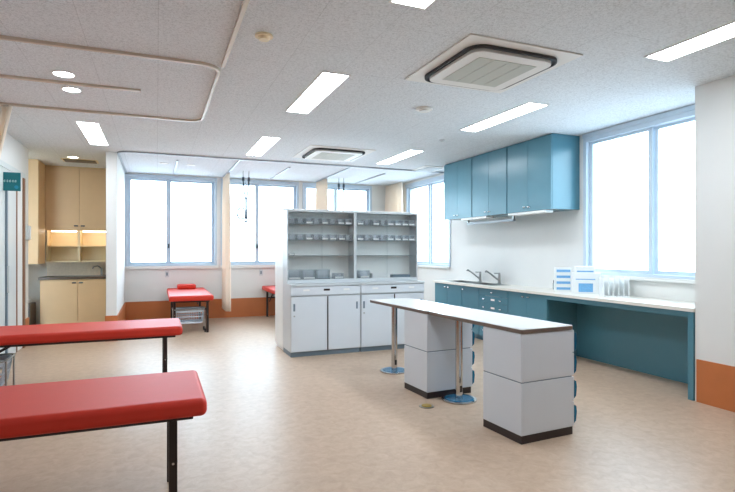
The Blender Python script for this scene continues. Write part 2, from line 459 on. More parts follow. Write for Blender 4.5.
def cassette(x0, x1, y0, y1, label):
    t = thing('air_conditioner', label, 'air conditioner', 'ceiling cassette air conditioners')
    cx, cy = (x0 + x1) / 2, (y0 + y1) / 2
    B().box(x0, x1, y0, y1, H - .012, H, .004).build('panel', 'acwhite', t)
    B().prism(rrect(cx - .375, cx + .375, cy - .385, cy + .385, .11), H - .024, H - .012).build('air_slot', 'dark', t)
    b = B(); b.prism(rrect(cx - .347, cx + .347, cy - .357, cy + .357, .09), H - .046, H - .024)
    b.build('intake_panel', 'acwhite', t)
    rim = B(); rim.ring(rrect(cx - .385, cx + .385, cy - .395, cy + .395, .12), rrect(cx - .372, cx + .372, cy - .382, cy + .382, .108), H - .034, H - .012)
    rim.build('louver_rim', 'dark', t)
    for k in range(4):
        y = 0
        xa = cx - .255 + k * .1275
        B().box(xa + .003, xa + .1245, cy - .255, cy + .255, H - .049, H - .046, .001).build('grille', 'acgrille', t)
    return rebase(t, (cx, cy, H))
cassette(1.885, 2.835, 2.835, 3.80, 'large square air conditioner set in the ceiling near the camera')
cassette(1.90, 2.85, 6.64, 7.61, 'far square air conditioner set in the ceiling above the glass cabinet')
t = thing('ceiling_vent', 'square white ceiling vent at the far right by the window', 'vent')
B().box(4.13, 4.58, 7.55, 8.12, H - .012, H, .004).build('panel', 'acwhite', t)
for k in range(5):
    B().box(4.2, 4.5, 7.64 + k * .085, 7.69 + k * .085, H - .022, H - .012, .002).build('slat', 'grey', t)
rebase(t, (4.35, 7.83, H))
t = thing('ceiling_vent', 'dark slotted ceiling vent behind the warm downlight', 'vent')
B().box(-1.36, -.86, 9.05, 9.36, H - .008, H, .003).build('frame', 'beige_in', t)
for k in range(5):
    B().box(-1.33, -.89, 9.08 + k * .053, 9.118 + k * .053, H - .016, H - .008).build('slat', 'stone', t)
rebase(t, (-1.1, 9.2, H))

# ------------------------------------------------------------------ curtain rails and tracks
def arc(cx, cy, r, a0, a1, n=8):
    return [(cx + r * math.cos(math.radians(a0 + (a1 - a0) * k / n)), cy + r * math.sin(math.radians(a0 + (a1 - a0) * k / n)), H - .011) for k in range(n + 1)]
def rail(name, pts, label, m, w=.026, h=.022, cat='curtain rail'):
    p = [(q[0], q[1], H - h / 2) for q in pts]
    return solo(name, B().tube(p, 0, w=w, h=h), m, label, cat)
rail('curtain_rail', [(XL + .01, 4.04)] + [(p[0], p[1]) for p in arc(.30, 4.19, .15, -90, 0)] + [(p[0], p[1]) for p in arc(.30, 5.72, .15, 0, 90)] + [(XL + .01, 5.87)],
     'U-shaped beige curtain rail with rounded corners on the ceiling at left', 'rail')
rail('curtain_rail', [(.465, YF + .02), (.465, 4.03)], 'straight curtain rail running towards the camera from the U-shaped rail corner', 'rail')
rail('drip_track', [(XL + .01, 4.95), (-.13, 4.94)], 'short straight ceiling track between the two lit downlights', 'rail', .04, .018, 'ceiling track')
rail('curtain_rail', [(4.78, 8.05)] + [(p[0], p[1]) for p in arc(-.36, 8.20, .15, 270, 180)] + [(-.51, YB - .06)],
     'long grey curtain rail across the far ceiling with one curved corner', 'rail_grey')
rail('curtain_rail', [(1.19, 8.07), (1.19, YB - .06)], 'grey rail holding the narrow curtain left of the glass cabinet', 'rail_grey')
rail('curtain_rail', [(3.03, 8.07), (3.03, YB - .06)], 'grey rail holding the curtain seen above the glass cabinet', 'rail_grey')
rail('drip_track', [(.30, 8.55), (.30, 10.1)], 'thin ceiling track above the far red bed left of the curtain', 'rail_grey', .03, .016, 'ceiling track')
rail('drip_track', [(2.08, 8.55), (2.08, 10.1)], 'thin ceiling track behind the far air conditioner', 'rail_grey', .03, .016, 'ceiling track')
rail('drip_track', [(3.86, 8.6), (3.86, 10.1)], 'thin ceiling track near the far right corner', 'rail_grey', .03, .016, 'ceiling track')

def curtain(xf, y0, y1, zb, amp, folds, label, ztop=H - .024, axis='y', skew=None):
    """gathered folded sheet; xf = line it hangs on, y0..y1 its run"""
    b = B(); n = folds * 12; rows = 14
    grid = []
    for j in range(rows + 1):
        f = j / rows; z = ztop + (zb - ztop) * f
        row = []
        for i in range(n + 1):
            u = i / n
            a = amp * (0.55 + 0.45 * min(1, f * 4)) * math.sin(2 * PI * folds * u + .3 * math.sin(7 * u + f * 2))
            lo, hi = (y0, y1) if skew is None else skew(f)
            v = lo + (hi - lo) * u + .012 * math.sin(5 * f + 9 * u)
            row.append(b.bm.verts.new((xf + a, v, z) if axis == 'y' else (v, xf + a, z)))
        grid.append(row)
    for j in range(rows):
        for i in range(n):
            b.bm.faces.new((grid[j][i], grid[j][i + 1], grid[j + 1][i + 1], grid[j + 1][i]))
    o = rebase_mesh(b.build('curtain', 'curtain'))
    sm = o.modifiers.new('thickness', 'SOLIDIFY'); sm.thickness = .003
    return tag(o, label, 'curtain')
curtain(1.19, 9.50, 10.12, .20, .045, 7, 'narrow gathered peach curtain left of the glass cabinet, hanging almost to floor')
curtain(3.03, 9.50, 10.12, .25, .05, 7, 'gathered peach curtain seen above the glass cabinet')
curtain(4.60, 9.42, 10.14, .25, .06, 8, 'gathered peach curtain in the far right corner beside the side window')
curtain(5.87, -1.62, -1.29, .25, .04, 5, 'peach curtain tied back at the left edge of the photo', axis='x',
        skew=lambda f: (-1.63, -1.29 - .30 * min(1, f / .7) + .1 * max(0, (f - .75) / .25)))

# ceiling hung drip hangers
def hanger(x, y, label, loop, zend):
    t = thing('drip_hanger', label, 'hanger', 'drip hangers on the far ceiling')
    for dx in (-.05, .05):
        B().cyl((x + dx, y, 2.60), (x + dx, y, H), .008, n=8).build('rod', 'steel', t)
        B().cyl((x + dx, y, 2.53), (x + dx, y, 2.60), .024, .02, n=12).build('clip', 'dark_steel', t)
        if loop:
            B().tube([(x + dx, y, 2.53), (x + dx * .7, y, 2.36), (x + dx * .12, y, 2.20), (x + dx * .12, y, 1.98)], .012, 8).build('cord', 'dark_steel', t)
        else:
            B().tube([(x + dx, y, 2.53), (x + dx, y, zend)], .014, 8).build('cord', 'dark_steel', t)
    if loop:
        B().cyl((x, y, 1.86), (x, y, 2.02), .026, .02, n=14, bev=.003).build('grip', 'dark_steel', t)
        B().cyl((x, y, 1.80), (x, y, 1.82), .045, n=16, bev=.003).cyl((x, y, 1.82), (x, y, 1.86), .016, n=8).build('foot', 'dark_steel', t)
        p = [(x - .01 + -.07 + .075 * math.cos(a), y, 1.955 + .10 * math.sin(a)) for a in [math.radians(50 + 260 * k / 16) for k in range(17)]]
        B().tube(p, .013, 8).build('loop_cord', 'dark_steel', t)
    else:
        B().cyl((x - .05, y, zend), (x + .05, y, zend), .008, n=8).build('crossbar', 'dark_steel', t)
    return rebase(t, (x, y, H))
hanger(1.47, 9.29, 'drip hanger with a dark grip and looped cord in front of far window', True, 1.8)
hanger(3.33, 9.48, 'drip hanger with two straight cords above the glass cabinet', False, 1.72)

# ------------------------------------------------------------------ kitchenette in the niche
XN0, XN1 = -1.74, -.672
t = thing('wall_cupboard', 'tall beige two-door cupboard reaching the ceiling in the niche', 'cupboard')
B().box(XN0, XN1, 9.90, YB, 1.635, H, .002).build('carcass', 'beige', t)
xm = (XN0 + XN1) / 2
for (a, c, hx) in ((XN0 + .02, xm - .002, xm - .05), (xm + .002, XN1 - .004, xm + .05)):
    d = B().box(a, c, 9.88, 9.899, 1.64, H - .035, .003).build('door', 'beige', t)
    B().box(hx - .03, hx + .03, 9.862, 9.88, 1.70, 1.722, .004).build('handle', 'dark_steel', d)
rebase(t, (xm, 10.06, 1.635))
t = thing('open_shelf', 'cream open shelf unit with four lit compartments below the beige wall cupboard', 'shelf')
b = B().box(XN0 + .04, XN0 + .058, 9.93, YB, 1.10, 1.632).box(XN1 - .018, XN1, 9.93, YB, 1.10, 1.632).box(XN0 + .058, XN1 - .018, 10.235, YB, 1.10, 1.632)
b.build('carcass', 'beige_in', t)
B().box(xm - .03, xm + .0, 9.93, 10.235, 1.118, 1.632).build('divider', 'beige_in', t)
B().box(XN0 + .058, xm - .03, 9.93, 10.235, 1.36, 1.378).build('shelf', 'beige_in', t)
B().box(xm, XN1 - .018, 9.93, 10.235, 1.36, 1.378).build('shelf', 'beige_in', t)
B().box(XN0 + .058, XN1 - .018, 9.93, 10.235, 1.10, 1.118).build('bottom_board', 'beige_in', t)
rebase(t, (xm, 10.1, 1.10))
for k, (a, c) in enumerate(((XN0 + .1, xm - .06), (xm + .03, XN1 - .05))):
    solo('strip_light', B().box(a, c, 10.02, 10.06, 1.612, 1.632, .004), 'strip', ('warm strip light above the left open shelf compartments', 'warm strip light above the right open shelf compartments')[k], 'strip light')
t = thing('base_cabinet', 'beige two-door base cabinet with a dark worktop in the niche', 'cabinet')
B().box(XN0, XN1, 9.67, YB - .004, 0.0, .825, .002).build('carcass', 'beige', t)
for (a, c, hx) in ((XN0 + .004, xm - .002, xm - .05), (xm + .002, XN1 - .004, xm + .05)):
    d = B().box(a, c, 9.65, 9.669, .07, .815, .003).build('door', 'beige', t)
    B().box(hx - .03, hx + .03, 9.632, 9.65, .755, .777, .004).build('handle', 'dark_steel', d)
B().box(XN0 - .02, XN1, 9.63, YB - .004, .825, .862, .004).build('worktop', 'stone', t)
B().box(XN0, XN1, YB - .016, YB - .004, .862, 1.098).build('splashback', 'tile', t)
rebase(t, (xm, 9.95, 0))
t = thing('faucet', 'small tap on the dark worktop in the beige niche', 'tap')
B().cyl((-.90, 10.17, .862), (-.90, 10.17, .99), .016, n=14).build('body', 'steel', t)
B().tube([(-.90, 10.17, .98), (-.95, 10.08, 1.03), (-1.0, 10.0, 1.02), (-1.02, 9.97, .99)], .010).build('spout', 'steel', t)
rebase(t, (-.9, 10.17, .862))
solo('hanging_cupboard', B().box(-2.2, -1.70, 9.32, 9.86, 1.085, H, .004), 'beige', 'cream hanging cupboard squeezed in left of the beige doors', 'cupboard')
t = thing('refrigerator', 'low pale box-shaped fridge with a black edge left of beige base cabinet', 'fridge')
B().box(-2.15, -1.86, 9.25, 9.7, 0.0, .52, .01).build('body', 'doorleaf', t)
B().box(-1.859, -1.80, 9.27, 9.7, .02, .47, .006).build('dark_side', 'black', t)
rebase(t, (-1.98, 9.5, 0))

# ------------------------------------------------------------------ red treatment beds
def make_bed(L, W, label, brace=True):
    """local: length along x from -L to 0 (foot end at x=0), width along y centred, top at .60"""
    t = thing('treatment_bed', label, 'bed', 'red treatment beds')
    B().box(-L, 0, -W / 2, W / 2, .515, .60, .028, 4).build('mattress', 'red', t)
    b = B().box(-L + .06, -.06, -W / 2 + .06, W / 2 - .06, .492, .515, .003)
    b.build('frame', 'leg', t)
    xs = (-.150, -L + .135)
    for x in xs:
        for s in (-1, 1):
            y = s * (W / 2 - .085)
            B().box(x - .019, x + .019, y - .019, y + .019, 0, .492, .003).build('leg', 'leg', t)
        B().box(x - .012, x + .012, -W / 2 + .104, W / 2 - .104, .36, .385, .002).build('stretcher', 'leg', t)
        if brace and x < -L / 2:
            s = 1
            for y in (-W / 2 + .125, W / 2 - .125):
                B().tube([(x + s * .012, y, .30), (x + s * .34, y, .488)], 0, w=.02, h=.012).build('brace', 'leg', t)
    for s in (-1, 1):
        B().cyl((-.1315, s * (W / 2 - .085), .29), (-.129, s * (W / 2 - .085), .29), .006, n=10).cyl((-.150, s * (W / 2 - .066), .29), (-.150, s * (W / 2 - .0635), .29), .006, n=10).build('bolt', 'chrome', t)
    return t
bed1 = make_bed(1.84, .66, 'nearest red padded treatment bed at the bottom left, dark folding legs')
bed1.location = (.222, 2.865, 0)
dup(bed1, (.222, 5.37, 0), None, 'second red padded treatment bed, crossing the left edge behind the nearest one')
dup(bed1, (.50, 8.37, 0), -PI / 2, 'far red treatment bed end-on under the window, basket beneath it')
dup(bed1, (2.25, 8.37, 0), -PI / 2, 'far red treatment bed mostly hidden behind the glass cabinet')
def pillow(x, y, label):
    return solo('pillow', B().box(x - .16, x + .16, y - .12, y + .12, .60, .685, .03, 4), 'red', label, 'pillow')
pillow(.50, 9.90, 'small red pillow on the far bed under the left window')
pillow(2.30, 9.90, 'small red pillow on the far bed behind the glass cabinet')

def make_basket(label):
    t = thing('basket_cart', label, 'basket', 'rolling baskets under the beds')
    w, d, z0, z1 = .46, .34, .15, .37
    b = B()
    def ringpts(f):
        s = .86 + .14 * f
        return rrect(-w / 2 * s, w / 2 * s, -d / 2 * s, d / 2 * s, .05, 4)
    def band(f0, f1):
        b.ring(ringpts(f0), [(x * .97, y * .96) for x, y in ringpts(f0)], z0 + (z1 - z0) * f0, z0 + (z1 - z0) * f1)
    for f0, f1 in ((0, .12), (.46, .52), (.80, 1.0)): band(f0, f1)
    b.prism([(x * .97, y * .96) for x, y in ringpts(0)], z0, z0 + .006)
    P0 = ringpts(0); P1 = ringpts(1)
    def lerp_side(pa, pb, n):
        for k in range(n): yield (pa[0] + (pb[0] - pa[0]) * k / n, pa[1] + (pb[1] - pa[1]) * k / n)
    for k in range(15):                      # upright ribs
        x = -w / 2 * .84 + w * .84 * k / 14
        for s in (-1, 1):
            b.tube([(x * .9, s * d / 2 * .85, z0 + .01), (x, s * d / 2 * .975, z1 - .02)], 0, w=.008, h=.005)
    for k in range(11):
        y = -d / 2 * .8 + d * .8 * k / 10
        for s in (-1, 1):
            b.tube([(s * w / 2 * .85, y * .9, z0 + .01), (s * w / 2 * .975, y, z1 - .02)], 0, w=.008, h=.005)
    b.build('basket', 'basket', t)
    f = B()
    rim = [(x, y, z1 + .004) for x, y in rrect(-w / 2 - .012, w / 2 + .012, -d / 2 - .012, d / 2 + .012, .05, 5)]
    f.tube(rim + [rim[0]], .008, 8)
    for sx in (-1, 1):
        for sy in (-1, 1):
            f.cyl((sx * (w / 2 + .008), sy * (d / 2 - .04), .055), (sx * (w / 2 + .008), sy * (d / 2 - .04), z1), .008, n=8)
    f.build('frame', 'steel', t)
    for sx in (-1, 1):
        for sy in (-1, 1):
            x, y = sx * (w / 2 + .008), sy * (d / 2 - .04)
            B().cyl((x - .01, y, .025), (x + .01, y, .025), .025, n=14).box(x - .013, x + .013, y - .008, y + .008, .025, .058).build('caster', 'dark', t)
    return t
bk = make_basket('pale slatted basket on casters under the far red bed')
bk.location = (.475, 8.68, 0)
dup(bk, (-1.41, 5.28, 0), None, 'pale slatted basket in a metal frame at the left edge under the second bed')

# ------------------------------------------------------------------ grey glazed cabinets
def glass_cabinet(x0, x1, label, locks):
    t = thing('glass_cabinet', label, 'cabinet', 'grey glazed medicine cabinets')
    yl, yu, yb = 6.10, 6.30, 6.525
    g = .016
    # lower carcass
    b = B().box(x0, x0 + g, yl + .02, yb, .06, .86).box(x1 - g, x1, yl + .02, yb, .06, .86).box(x0 + g, x1 - g, yb - g, yb, .06, .86)
    b.box(x0 + g, x1 - g, yl + .02, yb - g, .06, .076).box(x0 + g, x1 - g, yl + .02, yb - g, .735, .75)
    b.build('lower_carcass', 'grey', t)
    B().box(x0 + .004, x1 - .004, yl + .03, yb, 0, .06, .002).build('plinth', 'plinth', t)
    B().box(x0 - .004 * 0, x1, yl - .005, yb, .86, .886, .003).build('ledge', 'grey', t)
    d = B().box(x0 + .004, x1 - .004, yl, yl + .019, .75, .852, .003).build('drawer', 'door_grey', t)
    xc = (x0 + x1) / 2
    B().box(xc - .04, xc + .04, yl - .006, yl, .80, .825, .002).build('handle', 'leg', d)
    B().box(xc - .30, xc - .22, yl - .003, yl, .80, .822).box(xc + .22, xc + .30, yl - .003, yl, .80, .822).build('card_holder', 'white', d)
    for (a, c, yy, hx) in ((x0 + .006, xc + .012, yl, x0 + .04), (xc + .014, x1 - .006, yl + .006, x1 - .05)):
        d = B().box(a, c, yy, yy + .013, .066, .732, .002).build('sliding_door', 'door_grey', t)
        B().box(hx - .012, hx + .012, yy - .003, yy, .56, .65, .001).build('finger_pull', 'plinth', d)
    B().box(xc + .005, xc + .02, yl - .003, yl + .001, .066, .732).build('door_edge', 'leg', t)
    B().cyl((x0 + .04, yl - .006, .50), (x0 + .04, yl, .50), .010, n=12).build('lock', 'steel', t)
    # upper glazed part
    u0, u1 = .886, 1.81
    b = B().box(x0, x0 + g, yu, yb, u0, u1).box(x1 - g, x1, yu, yb, u0, u1).box(x0 + g, x1 - g, yu, yb, u1 - .022, u1).box(x0 + g, x1 - g, yu, yb, u0, u0 + .045)
    b.build('upper_carcass', 'grey', t)
    B().box(x0 + g, x1 - g, yb - .012, yb, u0 + .045, u1 - .022).build('back_panel', 'grey_in', t)
    for z in (1.225, 1.425, 1.63):
        B().box(x0 + g, x1 - g, yu + .03, yb - .014, z, z + .008).build('shelf', 'shelfglass', t)
    for (a, c, yy) in ((x0 + g, xc + .012, yu + .006), (xc - .012, x1 - g, yu + .016)):
        B().box(a, c, yy, yy + .004, u0 + .047, u1 - .024).build('glass_door', 'cabglass', t)
    return rebase(t, (xc, (yl + yb) / 2, 0))
glass_cabinet(1.50, 2.405, 'left unit of the grey cabinet pair with glass doors above and drawers below', 0)
glass_cabinet(2.41, 3.325, 'right unit of the grey cabinet pair, partly behind the white island table', 1)
t = thing('storage_cabinet', 'plain white cabinet standing back to back behind the grey glazed cabinets', 'cabinet')
B().box(1.50, 3.325, 6.54, 7.0, .05, 1.84, .004).build('body', 'white', t)
B().box(1.52, 3.305, 6.56, 6.98, 0, .05).build('plinth', 'white', t)
rebase(t, (2.41, 6.77, 0))

def bin_(x, z, w, h, label, lab=True, d=.12, y0=6.345, grp=None, m='bin'):
    t = thing('storage_bin', label, 'bin', grp)
    b = B(); y1 = y0 + d; k = .003
    b.box(x - w / 2, x + w / 2, y0, y1, z, z + k)
    b.box(x - w / 2, x - w / 2 + k, y0, y1, z + k, z + h).box(x + w / 2 - k, x + w / 2, y0, y1, z + k, z + h)
    b.box(x - w / 2 + k, x + w / 2 - k, y0, y0 + k, z + k, z + h).box(x - w / 2 + k, x + w / 2 - k, y1 - k, y1, z + k, z + h)
    b.build('tray', m, t)
    if lab:
        B().box(x - w * .42, x + w * .42, y0 - .002, y0, z + .006, z + .026).build('card', 'white', t)
    return rebase(t, (x, y0 + d / 2, z))
ORD = ['leftmost', 'second from left', 'third from left', 'fourth from left', 'fifth from left', 'sixth from left', 'seventh from left', 'eighth from left']
rows = [
    ('top left glazed shelf', 1.638, [(1.585, 0), (1.69, 0), (1.80, 1), (1.905, 0), (2.01, 1), (2.12, 0), (2.23, 1), (2.33, 1)]),
    ('middle left glazed shelf', 1.433, [(1.585, 0), (1.69, 0), (1.80, 1), (1.90, 0), (2.01, 1), (2.12, 1), (2.24, 1), (2.34, 0)]),
    ('top right glazed shelf', 1.638, [(2.50, 1), (2.61, 0), (2.725, 1), (2.835, 0), (2.94, 1), (3.05, 1), (3.16, 1), (3.26, 1)]),
    ('middle right glazed shelf', 1.433, [(2.50, 1), (2.61, 0), (2.725, 1), (2.835, 0), (2.94, 1), (3.05, 1), (3.16, 1), (3.26, 1)]),
]
for nm, z, it in rows:
    for k, (x, l) in enumerate(it):
        bin_(x, z, .092, .075, ('clear carded bin, ' if l else 'clear plain bin, ') + ORD[k] + ' on the ' + nm, bool(l), grp='clear bins on the glass shelves')
for k, x in enumerate((1.61, 1.80, 1.99)):
    bin_(x, .931, .17, .12, 'large clear box, ' + ORD[k] + ' at the bottom of the left glazed unit', k < 2, grp='large clear boxes')
bin_(2.20, .931, .13, .07, 'low clear box, rightmost at the bottom of the left glazed unit', True)
bin_(1.57, 1.233, .07, .03, 'single small white-carded tray alone on the lowest glass shelf', True)
bin_(2.56, .931, .14, .10, 'clear box, leftmost at the bottom of the right glazed unit', True)
bin_(2.80, .931, .26, .06, 'wide low white tray in the middle bottom of the right glazed unit', False, m='white')
bin_(3.10, .931, .27, .035, 'shallow blue-grey tray, rightmost at the bottom of the right glazed unit', False, m='plinth')

# ------------------------------------------------------------------ white island tables
def make_island(label):
    """local: near end at y=0, runs to y=L, centred on x; one drawer pedestal and one chrome post"""
    t = thing('work_table', label, 'table', 'white island tables')
    W, L, zt = .475, 1.165, .77
    B().prism(rrect(-W / 2, W / 2, 0, L, .02, 4), zt - .03, zt - .004).build('edge_band', 'edge', t)
    B().prism(rrect(-W / 2 + .002, W / 2 - .002, .002, L - .002, .02, 4), zt - .004, zt).build('tabletop', 'ptop', t)
    p0, p1, q0, q1 = -W / 2 + .000, W / 2 + .012, .004, .41
    B().box(p0 + .002, p1 - .016, q0 + .002, q1 - .002, 0, .055, .002).build('plinth', 'black', t)
    B().box(p0, p1 - .018, q0, q1, .055, .408, .006).build('lower_body', 'ped', t)
    B().box(p0, p1 - .018, q0, q1, .414, .738, .006).build('upper_body', 'ped', t)
    B().box(p0 + .004, p1 - .022, q0 + .004, q1 - .004, .407, .415).build('joint', 'plinth', t)
    B().box(p0 + .02, p1 - .03, q0 - .002, q0, .44, .72, .0008).box(p0 + .02, p1 - .03, q0 - .002, q0, .075, .375, .0008).build('raised_panel', 'ped', t)
    for z0, z1 in ((.06, .23), (.236, .404), (.418, .574), (.58, .735)):
        d = B().box(p1 - .018, p1, q0 + .003, q1 - .003, z0, z1, .004).build('drawer', 'ped', t)
        zc = (z0 + z1) / 2
        pts = [(p1, zc - .07), (p1 + .02, zc - .055), (p1 + .028, zc + .01), (p1 + .022, zc + .05), (p1, zc + .06)]
        b = B(); a = [b.bm.verts.new((x, q0 + .004, z)) for x, z in pts]; c = [b.bm.verts.new((x, q1 - .004, z)) for x, z in pts]
        n = len(pts)
        for i in range(n): b.bm.faces.new((a[i], a[(i + 1) % n], c[(i + 1) % n], c[i]))
        b.bm.faces.new(a); b.bm.faces.new(list(reversed(c)))
        b.build('handle', 'blue', d)
    y = L - .125
    B().cyl((0, y, .012), (0, y, zt - .03), .032, n=28).build('post', 'chrome', t)
    bs = B().cyl((0, y, 0), (0, y, .016), .153, n=48, bev=.005).build('post_base', 'chrome', t)
    B().cyl((0, y, .016), (0, y, .020), .128, .11, n=48).build('base_disc', 'blue', bs)  # thin blue disc on top of the chrome base, rim left bare
    B().box(-.012, .012, y - .034, y - .028, .075, .13, .002).build('post_socket', 'black', t)
    return t
ia = math.radians(3.3)
i1 = make_island('nearer white island table with a white drawer pedestal and chrome post')
i1.location = (2.490, 2.80, 0); i1.rotation_euler = (0, 0, ia)
dx, dy = -math.sin(ia) * 1.172, math.cos(ia) * 1.172
dup(i1, (2.490 + dx, 2.80 + dy, 0), ia, 'farther white island table nearest the glazed cabinets, its chrome post at the far end')

t = thing('floor_outlet', 'round brass outlet cover in the floor beside the island tables', 'floor outlet')
B().cyl((2.08, 3.78, 0), (2.08, 3.78, .006), .062, n=32, bev=.002).build('plate', 'steel', t)
B().cyl((2.08, 3.78, .006), (2.08, 3.78, .012), .042, n=28, bev=.002).build('lid', 'brass', t)
rebase(t, (2.08, 3.78, 0))

# ------------------------------------------------------------------ teal wall cabinets
UZ0, UZ1 = 1.80, H - .004
def wall_cab(y0, y1, label):
    t = thing('wall_cabinet', label, 'cabinet', 'teal wall cabinets')
    y0 += .004; y1 -= .004
    B().box(4.395, XR, y0, y1, UZ0, UZ1, .002).build('carcass', 'teal', t)
    ym = (y0 + y1) / 2
    for a, c, hy in ((y0 + .004, ym - .002, ym - .045), (ym + .002, y1 - .004, ym + .045)):
        d = B().box(4.375, 4.394, a, c, UZ0 - .004, UZ1 - .012, .002).build('door', 'teal', t)
        B().cyl((4.352, hy - .02, UZ0 + .05), (4.352, hy + .02, UZ0 + .05), .008, n=12).cyl((4.352, hy, UZ0 + .05), (4.375, hy, UZ0 + .05), .005, n=8).build('handle', 'chrome', d)
    return rebase(t, (4.6, ym, UZ0))
wall_cab(6.555, 7.37, 'farthest teal two-door wall cabinet, beside the far side window')
wall_cab(5.72, 6.55, 'middle teal two-door wall cabinet above the sinks')
wall_cab(4.872, 5.715, 'nearest teal two-door wall cabinet with its pale side beside large window')
for (y0, y1, lb) in ((6.20, 6.85, 'white strip light under the middle and farthest teal wall cabinets'), (4.98, 5.70, 'white strip light under the nearest teal wall cabinet')):
    t = thing('strip_light', lb, 'strip light')
    B().box(4.378, 4.50, y0, y1, UZ0 - .036, UZ0 - .006, .004).build('housing', 'white', t)
    rebase(t, (4.46, (y0 + y1) / 2, UZ0 - .03))
t = thing('dish_rail', 'slim metal rail hanging under the teal wall cabinets above the sinks', 'rail')
for y in (5.80, 6.92):
    B().box(4.54, 4.57, y - .012, y + .012, 1.71, UZ0, .002).build('bracket', 'steel', t)
B().box(4.535, 4.575, 5.788, 6.932, 1.70, 1.735, .003).build('bar', 'rail_grey', t)
rebase(t, (4.55, 6.36, UZ0))

# ------------------------------------------------------------------ counter, base cabinets, desk
CZ0, CZ1 = .766, .797
S1 = (4.40, 4.71, 6.70, 7.36); S2 = (4.40, 4.71, 6.10, 6.62)
b = B()
b.box(4.28, 4.40, 3.042, 7.57, CZ0, CZ1).box(4.71, XR - .001, 3.042, 7.57, CZ0, CZ1)
b.box(4.40, 4.71, 3.042, 6.10, CZ0, CZ1).box(4.40, 4.71, 6.62, 6.70, CZ0, CZ1).box(4.40, 4.71, 7.36, 7.57, CZ0, CZ1)
solo('worktop', b, 'counter', 'long pale worktop along the right wall from the sinks to the desk', 'worktop')
def sink(s, label):
    x0, x1, y0, y1 = s
    t = thing('sink', label, 'sink', 'steel sinks in the worktop')
    B().ring([(x0 - .015, y0 - .015), (x1 + .015, y0 - .015), (x1 + .015, y1 + .015), (x0 - .015, y1 + .015)], [(x0 + .012, y0 + .012), (x1 - .012, y0 + .012), (x1 - .012, y1 - .012), (x0 + .012, y1 - .012)], CZ1, CZ1 + .003).build('rim', 'steel', t, smooth=False)
    k = .004; x0 += .008; x1 -= .008; y0 += .008; y1 -= .008
    z0 = CZ1 - .17
    b = B().box(x0, x1, y0, y1, z0, z0 + k).box(x0, x0 + k, y0, y1, z0 + k, CZ1).box(x1 - k, x1, y0, y1, z0 + k, CZ1).box(x0 + k, x1 - k, y0, y0 + k, z0 + k, CZ1).box(x0 + k, x1 - k, y1 - k, y1, z0 + k, CZ1)
    b.build('basin', 'steel', t)
    B().cyl(((x0 + x1) / 2, (y0 + y1) / 2, z0 + k), ((x0 + x1) / 2, (y0 + y1) / 2, z0 + k + .004), .04, n=20).build('drain', 'dark', t)
    return rebase(t, ((x0 + x1) / 2, (y0 + y1) / 2, z0))
sink(S1, 'steel sink at the far end of the pale worktop')
sink(S2, 'steel sink nearer the camera in the pale worktop')
def faucet(y, label):
    t = thing('faucet', label, 'tap', 'chrome mixer taps')
    x = 4.765
    B().cyl((x, y, CZ1), (x, y, CZ1 + .012), .03, n=20).cyl((x, y, CZ1 + .012), (x, y, CZ1 + .135), .021, n=20, bev=.003).build('body', 'steel', t)
    B().tube([(x, y, CZ1 + .045), (x - .06, y, CZ1 + .085), (x - .16, y, CZ1 + .155), (x - .235, y, CZ1 + .195), (x - .25, y, CZ1 + .18)], .012, 12).build('spout', 'steel', t)
    B().cyl((x, y, CZ1 + .135), (x, y, CZ1 + .165), .020, .016, n=20).box(x - .09, x, y - .01, y + .01, CZ1 + .15, CZ1 + .165, .004).build('lever', 'steel', t)
    return rebase(t, (x, y, CZ1))
faucet(6.90, 'chrome tap with a slanting spout behind the far sink')
faucet(6.41, 'chrome tap with a slanting spout behind the nearer sink')

def knob(d, y, z, w=.04):
    B().cyl((4.297, y - w / 2, z), (4.297, y + w / 2, z), .008, n=12).cyl((4.297, y, z), (4.315, y, z), .005, n=8).build('handle', 'chrome', d)
def base_cab(y0, y1, kind, label, low=False):
    t = thing('base_cabinet', label, 'cabinet', 'teal base cabinets')
    k = .018
    b = B().box(4.335, XR - .002, y0, y0 + k, .07, CZ0).box(4.335, XR - .002, y1 - k, y1, .07, CZ0).box(XR - .02, XR - .002, y0 + k, y1 - k, .07, CZ0)
    b.box(4.335, XR - .02, y0 + k, y1 - k, .07, .088)
    b.build('carcass', 'teal', t)
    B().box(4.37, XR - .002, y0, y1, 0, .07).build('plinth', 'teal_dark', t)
    ym = (y0 + y1) / 2
    if kind == 2:
        for a, c, hy in ((y0 + .003, ym - .002, ym - .05), (ym + .002, y1 - .003, ym + .05)):
            d = B().box(4.315, 4.334, a, c, .075, CZ0 - .006, .002).build('door', 'teal', t); knob(d, hy, .71)
    elif kind == 1:
        d = B().box(4.315, 4.334, y0 + .003, y1 - .003, .075, CZ0 - .006, .002).build('door', 'teal', t); knob(d, y1 - .06, .71)
    else:
        zs = [.075, .26, .43, .56, .66, CZ0 - .006]
        for i, (a, c) in enumerate(zip(zs, zs[1:])):
            d = B().box(4.315, 4.334, y0 + .003, y1 - .003, a + .002, c - .002, .002).build('drawer', 'teal', t)
            zc = (a + c) / 2
            if i == 4: knob(d, ym, zc)
            else:
                knob(d, ym - .19, zc); knob(d, ym + .19, zc)
                B().box(4.311, 4.315, ym - .04, ym + .04, zc - .012, zc + .012, .001).build('card_holder', 'white', d)
    return rebase(t, (4.57, ym, 0))
base_cab(6.742, 7.56, 2, 'farthest teal base cabinet with two doors under the far sink')
base_cab(6.285, 6.738, 1, 'narrow single-door teal base cabinet left of the drawers')
base_cab(5.622, 6.281, 3, 'teal drawer unit with several small handles under the worktop')
base_cab(4.88, 5.618, 2, 'teal two-door base cabinet beside the open desk space')
t = thing('desk', 'teal open desk frame under the worktop by the large window', 'desk')
B().box(4.285, XR - .002, 3.045, 3.095, 0, CZ0, .002).build('end_panel', 'teal', t)
